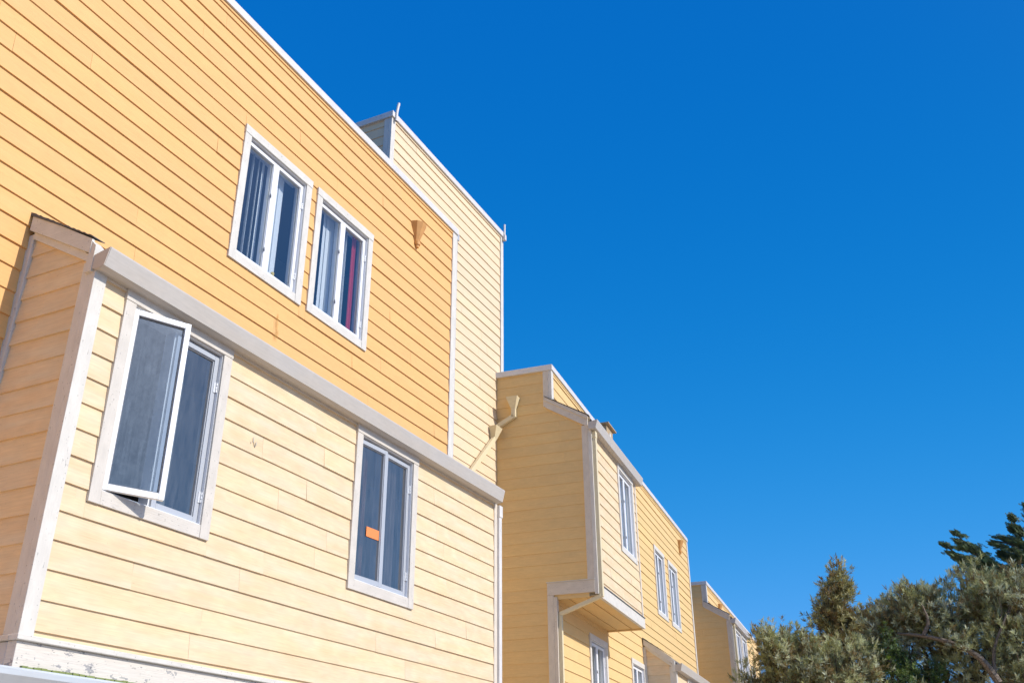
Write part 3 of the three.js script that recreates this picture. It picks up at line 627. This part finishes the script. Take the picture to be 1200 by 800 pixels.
vertBlind(house2, SU, 2.17, 4.02, farSlats, 'white slatted blind in the upper bay window of the yellow house');
vertBlind(house2, SM, 7.93, 4.045, farSlats, 'white slatted blind in the high yellow wall window nearer the upper bay');
vertBlind(house2, SM, 9.46, 4.045, farSlats, 'white slatted blind in the high yellow wall window nearer the house corner');
vertBlind(house2, SM, 2.25, 1.21, farSlats, 'white slatted blind in the window shaded by the overhanging bay');
vertBlind(house2, SM, 5.13, 1.21, farSlats, 'white slatted blind in the low window beside the lower bay');

// ------------------------------------------------------------------ trees
function at(px, py, dist) { // point in the direction of a pixel, at a horizontal distance
  const d = fwd.clone().addScaledVector(rgt, (px - 600) / 1135.82).addScaledVector(upv, -(py - 400) / 1135.82);
  return d.multiplyScalar(dist / Math.hypot(d.x, d.z)).add(EYE);
}
function leafSprig(n, len, wid, spread, stemLen) { // a shoot tip with narrow leaves, each leaf folded along its midrib
  const P = [], quad = (a, b, c, d) => { for (const v of [a, b, c, a, c, d]) P.push(v.x, v.y, v.z); };
  for (let i = 0; i < n; i++) {
    const az = i * 2.4 + rr(-0.3, 0.3), el = rr(spread[0], spread[1]), L = len * rr(0.7, 1.15), W = wid * rr(0.8, 1.2);
    const d = V(Math.cos(az) * Math.cos(el), Math.sin(el), Math.sin(az) * Math.cos(el)), s = V(-Math.sin(az), 0, Math.cos(az)), u = d.clone().cross(s);
    const b = V(0, stemLen * i / n, 0), m = b.clone().addScaledVector(d, L * 0.45).addScaledVector(u, -W * 0.15), e = b.clone().addScaledVector(d, L).addScaledVector(u, L * 0.08);
    quad(b, m.clone().addScaledVector(s, W).addScaledVector(u, W * 0.35), e, m);
    quad(b, m, e, m.clone().addScaledVector(s, -W).addScaledVector(u, W * 0.35));
  }
  const g = new THREE.BufferGeometry(); g.setAttribute('position', new THREE.Float32BufferAttribute(P, 3)); g.computeVertexNormals(); return g;
}
function limbGeo(pts, r0, r1) {
  const c = new THREE.CatmullRomCurve3(pts), n = Math.max(6, pts.length * 5), g = new THREE.TubeGeometry(c, n, 1, 7, false), p = g.attributes.position, uv = g.attributes.uv, L = c.getLength();
  for (let i = 0; i <= n; i++) { const ctr = c.getPointAt(i / n), r = r0 + (r1 - r0) * i / n; for (let j = 0; j <= 7; j++) { const k = i * 8 + j, v = V(p.getX(k), p.getY(k), p.getZ(k)).sub(ctr).multiplyScalar(r * rr(0.9, 1.1)).add(ctr); p.setXYZ(k, v.x, v.y, v.z); uv.setXY(k, i / n * L, j / 7 * 0.4); } }
  g.computeVertexNormals(); return g.toNonIndexed();
}
function wander(a, b, k, amp) { const o = []; for (let i = 0; i <= k; i++) { const f = i / k, s = Math.sin(f * Math.PI) * amp; o.push(a.clone().lerp(b, f).add(V(rr(-s, s), rr(-s, s) * 0.6, rr(-s, s)))); } return o; }
const leafMat = (rough = 0.8) => new THREE.MeshPhysicalMaterial({ color: 0xffffff, roughness: rough, transmission: 0.42, thickness: 0, side: THREE.DoubleSide });
function buildTree({ name, label, base, blobs, sprigs, mat, bark, colors, trunkR = 0.16, perClump = 19, clumpR = 0.27, density = 0.88, size = [0.75, 1.25], group, bare = [] }) {
  const T = thing(name, label, 'tree', group); T.position.copy(base);
  const loc = (v) => v.clone().sub(base), wood = [], spots = [];
  const fork = V(rr(-0.2, 0.2), Math.max(1, blobs.reduce((s, b) => s + loc(b.c).y, 0) / blobs.length * 0.45), rr(-0.2, 0.2));
  wood.push(limbGeo(wander(V(0, -0.3, 0), fork, 3, 0.1), trunkR, trunkR * 0.75));
  for (const b of blobs) {
    const c = loc(b.c), main = wander(fork, c, 4, 0.22 * c.distanceTo(fork) * 0.4); wood.push(limbGeo(main, trunkR * 0.5, trunkR * 0.16));
    const clumps = Math.round(b.n * density);
    for (let k = 0; k < clumps; k++) {
      const u = V(gauss(), gauss(), gauss()).normalize(), q = Math.pow(rnd(), 0.38);
      const p = c.clone().add(V(u.x * b.r.x * q, u.y * b.r.y * q, u.z * b.r.z * q));
      if (k % 2 === 0) wood.push(limbGeo(wander(c.clone().lerp(fork, rr(0, 0.25)), p, 3, 0.1), trunkR * 0.13, 0.008));
      const R = clumpR * rr(0.65, 1.35), tint = rnd();
      for (let m = 0; m < perClump; m++) {
        const w = V(gauss(), gauss(), gauss()), d = w.clone().normalize(), e = p.clone().addScaledVector(w, R * 0.8);
        spots.push([e, d.multiplyScalar(0.8).addScaledVector(u, 0.8).add(V(0.0, 0.9, 0)).normalize(), tint]);
      }
    }
  }
  for (const l of bare) wood.push(limbGeo(l.map(loc), l.r0 ?? 0.05, l.r1 ?? 0.02));
  obj('trunk', wood, bark, T);
  const im = new THREE.InstancedMesh(sprigs, mat, spots.length), mx = new THREE.Matrix4(), qu = new THREE.Quaternion(), sc = V(1, 1, 1), Y = V(0, 1, 0), tw = new THREE.Quaternion();
  spots.forEach(([p, d, tint], i) => {
    qu.setFromUnitVectors(Y, d).multiply(tw.setFromAxisAngle(Y, rr(0, 6.28))); const s = rr(...size); sc.set(s, s, s);
    im.setMatrixAt(i, mx.compose(p, qu, sc));
    const f = rnd(), a = colors[Math.floor((tint * 0.6 + f * 0.4) * colors.length * 0.999)], k = rr(0.8, 1.2); im.setColorAt(i, RGB(a[0] * k, a[1] * k, a[2] * k));
  });
  im.name = 'crown'; im.userData.kind = 'stuff'; im.castShadow = im.receiveShadow = true; T.add(im); return T;
}
const px2m = (d) => d / 1135.82 * 1.06;
const blob = (px, py, d, rx, ry, n, rz) => ({ c: at(px, py, d), r: V(rx * px2m(d), ry * px2m(d), (rz ?? (rx + ry) / 2) * px2m(d)), n });
const groundAt = (px, d) => { const p = at(px, 800, d); return V(p.x, p.z * GRADE, p.z); };
const silver = leafSprig(13, 0.115, 0.0105, [0.35, 1.3], 0.10), broad = leafSprig(11, 0.075, 0.012, [-0.2, 0.9], 0.10);
const silverCols = [[0.34, 0.33, 0.12], [0.49, 0.49, 0.22], [0.63, 0.64, 0.39], [0.33, 0.25, 0.095], [0.73, 0.75, 0.56]];
const brownCols = [[0.33, 0.28, 0.08], [0.46, 0.41, 0.15], [0.58, 0.54, 0.25], [0.37, 0.25, 0.085], [0.66, 0.62, 0.35]];
const greenCols = [[0.07, 0.13, 0.016], [0.14, 0.22, 0.026], [0.34, 0.42, 0.06]];
const lm = leafMat();
buildTree({ name: 'silver_tree', label: 'low silvery-leaved tree in front of the far house', base: groundAt(950, 24), sprigs: silver, mat: lm, bark: M.bark, colors: silverCols, group: 'trees at the end of the row',
  blobs: [blob(905, 765, 23.5, 18, 22, 22), blob(940, 785, 24, 38, 34, 70), blob(925, 752, 24, 14, 10, 10), blob(985, 795, 24, 40, 46, 80), blob(960, 850, 24, 80, 50, 110), blob(890, 830, 24, 28, 40, 40)] });
buildTree({ name: 'pointed_tree', label: 'brownish conical tree with a pointed top among silvery trees', base: groundAt(985, 27), sprigs: silver, mat: lm, bark: M.bark, colors: brownCols, group: 'trees at the end of the row', clumpR: 0.26,
  blobs: [blob(983, 678, 27, 7, 16, 9), blob(980, 700, 27, 15, 20, 22), blob(970, 722, 27, 20, 18, 26), blob(985, 745, 27, 34, 24, 52), blob(1015, 735, 27, 22, 20, 30), blob(985, 790, 27, 48, 40, 70), blob(1030, 720, 27, 10, 10, 8)] });
buildTree({ name: 'silver_tree', label: 'broad silvery-leaved tree with a forking grey limb showing', base: groundAt(1130, 25), sprigs: silver, mat: lm, bark: M.barkPale, colors: silverCols, group: 'trees at the end of the row', trunkR: 0.2,
  blobs: [blob(1065, 715, 25, 34, 26, 62), blob(1105, 720, 25, 34, 28, 50), blob(1040, 745, 25, 30, 22, 40), blob(1145, 690, 25, 22, 24, 30), blob(1170, 730, 25, 40, 30, 62), blob(1140, 770, 25, 50, 34, 66), blob(1195, 690, 25, 18, 20, 18), blob(1210, 770, 25, 40, 50, 70), blob(1060, 790, 25.5, 40, 30, 30), blob(1150, 850, 25, 90, 50, 110)],
  bare: [Object.assign([at(1172, 800, 24.1), at(1150, 772, 24.1), at(1120, 755, 24.2), at(1088, 746, 24.2), at(1052, 742, 24.4)], { r0: 0.085, r1: 0.03 }), Object.assign([at(1083, 744, 24.2), at(1088, 728, 24.2), at(1080, 706, 24.2)], { r0: 0.05, r1: 0.012 }), Object.assign([at(1166, 790, 24.1), at(1166, 760, 24.2), at(1180, 720, 24.3)], { r0: 0.05, r1: 0.015 })] });
buildTree({ name: 'green_tree', label: 'small bright green leafy tree enclosed by silvery trees', base: groundAt(1060, 24), sprigs: broad, mat: lm, bark: M.bark, colors: greenCols, group: 'trees at the end of the row',
  blobs: [blob(1056, 790, 24.4, 20, 12, 14), blob(1041, 757, 24.1, 7, 10, 4), blob(1090, 792, 24.5, 14, 9, 8), blob(1065, 830, 24.2, 40, 30, 36)] });
{ // windswept cypress: flat dark sprays along limbs that sweep to the upper left
  const P = []; const tri = (a, b, c) => { for (const v of [a, b, c]) P.push(v.x, v.y, v.z); };
  for (let i = 0; i < 16; i++) { const f = i / 16, y = 0.36 * f, L = (0.17 - 0.12 * f) * rr(0.7, 1.2), sd = i % 2 ? 1 : -1, z = rr(-0.04, 0.04); tri(V(0, y, 0), V(sd * L, y + L * 0.8, z), V(sd * L * 0.3, y + 0.05, z * 0.3)); tri(V(0, y, 0), V(sd * L * 0.45, y + L * 0.95, -z), V(0, y + 0.05, 0)); tri(V(sd * L * 0.4, y + L * 0.3, z * 0.5), V(sd * L * 0.9, y + L * 0.35, z * 2), V(sd * L * 0.6, y + L * 0.6, 0)); }
  const spray = new THREE.BufferGeometry(); spray.setAttribute('position', new THREE.Float32BufferAttribute(P, 3)); spray.computeVertexNormals();
  const T = thing('cypress_tree', 'dark green windswept cypress rising above the silvery trees', 'tree', 'trees at the end of the row');
  const D = 31, base = groundAt(1240, D); T.position.copy(base);
  const limbs = [[[1235, 760], [1190, 690], [1150, 655], [1118, 622], 1], [[1235, 740], [1200, 690], [1150, 668], [1104, 636], 1], [[1240, 740], [1215, 680], [1200, 640], [1186, 603], 1], [[1240, 780], [1200, 720], [1165, 690], [1128, 662], 0.9], [[1245, 740], [1235, 670], [1220, 620], [1205, 590], 1],
    [[1240, 790], [1210, 740], [1180, 705], [1150, 690], 0.9], [[1240, 800], [1215, 765], [1195, 745], [1170, 735], 0.8], [[1250, 740], [1250, 660], [1240, 610], [1230, 585], 1], [[1240, 720], [1215, 665], [1190, 640], [1160, 632], 0.7], [[1245, 830], [1225, 800], [1205, 780], [1185, 770], 0.8], [[1240, 750], [1205, 705], [1180, 680], [1150, 650], 0.9], [[1240, 740], [1220, 700], [1195, 668], [1172, 645], 0.8], [[1240, 760], [1215, 720], [1180, 700], [1140, 676], 0.8]];
  const wood = [limbGeo([V(0, -0.3, 0), at(1240, 830, D).sub(base), at(1244, 740, D).sub(base), at(1248, 640, D).sub(base)], 0.3, 0.1)], spots = [];
  for (const [a, b, c, d, wgt] of limbs) {
    const dz = rr(-0.9, 0.9), pts = [a, b, c, d].map(([x, y]) => at(x, y, D + dz).sub(base)), cv = new THREE.CatmullRomCurve3(pts); wood.push(limbGeo(pts, 0.09, 0.015));
    const n = Math.round(2000 * wgt), left = rgt.clone().multiplyScalar(-1);
    for (let i = 0; i < n; i++) {
      const f = 0.10 + 0.90 * Math.pow(rnd(), 0.75), p = cv.getPoint(f), t = cv.getTangent(f), w = 0.44 * Math.pow(1 - f, 0.6) + 0.06, o = V(gauss(), gauss() * 0.9, gauss()).multiplyScalar(w * 0.95);
      const q = p.clone().add(o); if (Math.sin(q.y * 15 + q.x * 7 + dz * 5) > 0.45) continue; // layered sprays with gaps between
      spots.push([q.addScaledVector(t, -0.12), t.clone().multiplyScalar(0.75).addScaledVector(left, 0.55).addScaledVector(o, 0.5).add(V(gauss(), gauss() * 0.6, gauss()).multiplyScalar(0.28)).normalize()]);
    }
  }
  obj('trunk', wood, M.bark, T);
  const im = new THREE.InstancedMesh(spray, new THREE.MeshPhysicalMaterial({ color: 0xffffff, roughness: 0.8, transmission: 0.2, thickness: 0, side: THREE.DoubleSide }), spots.length), mx = new THREE.Matrix4(), q = new THREE.Quaternion(), w = new THREE.Quaternion(), Y = V(0, 1, 0);
  spots.forEach(([p, d], i) => { q.setFromUnitVectors(Y, d).multiply(w.setFromAxisAngle(Y, rr(0, 6.28))); const s = rr(0.24, 0.5); im.setMatrixAt(i, mx.compose(p, q, V(s, s, s))); const k = rnd() ** 2 * 1.2 + 0.55; im.setColorAt(i, RGB(0.125 * k, 0.175 * k, 0.065 * k)); });
  im.name = 'crown'; im.userData.kind = 'stuff'; im.castShadow = im.receiveShadow = true; T.add(im);
}

renderer.setSize(1024, 682);
renderer.render(scene, camera);
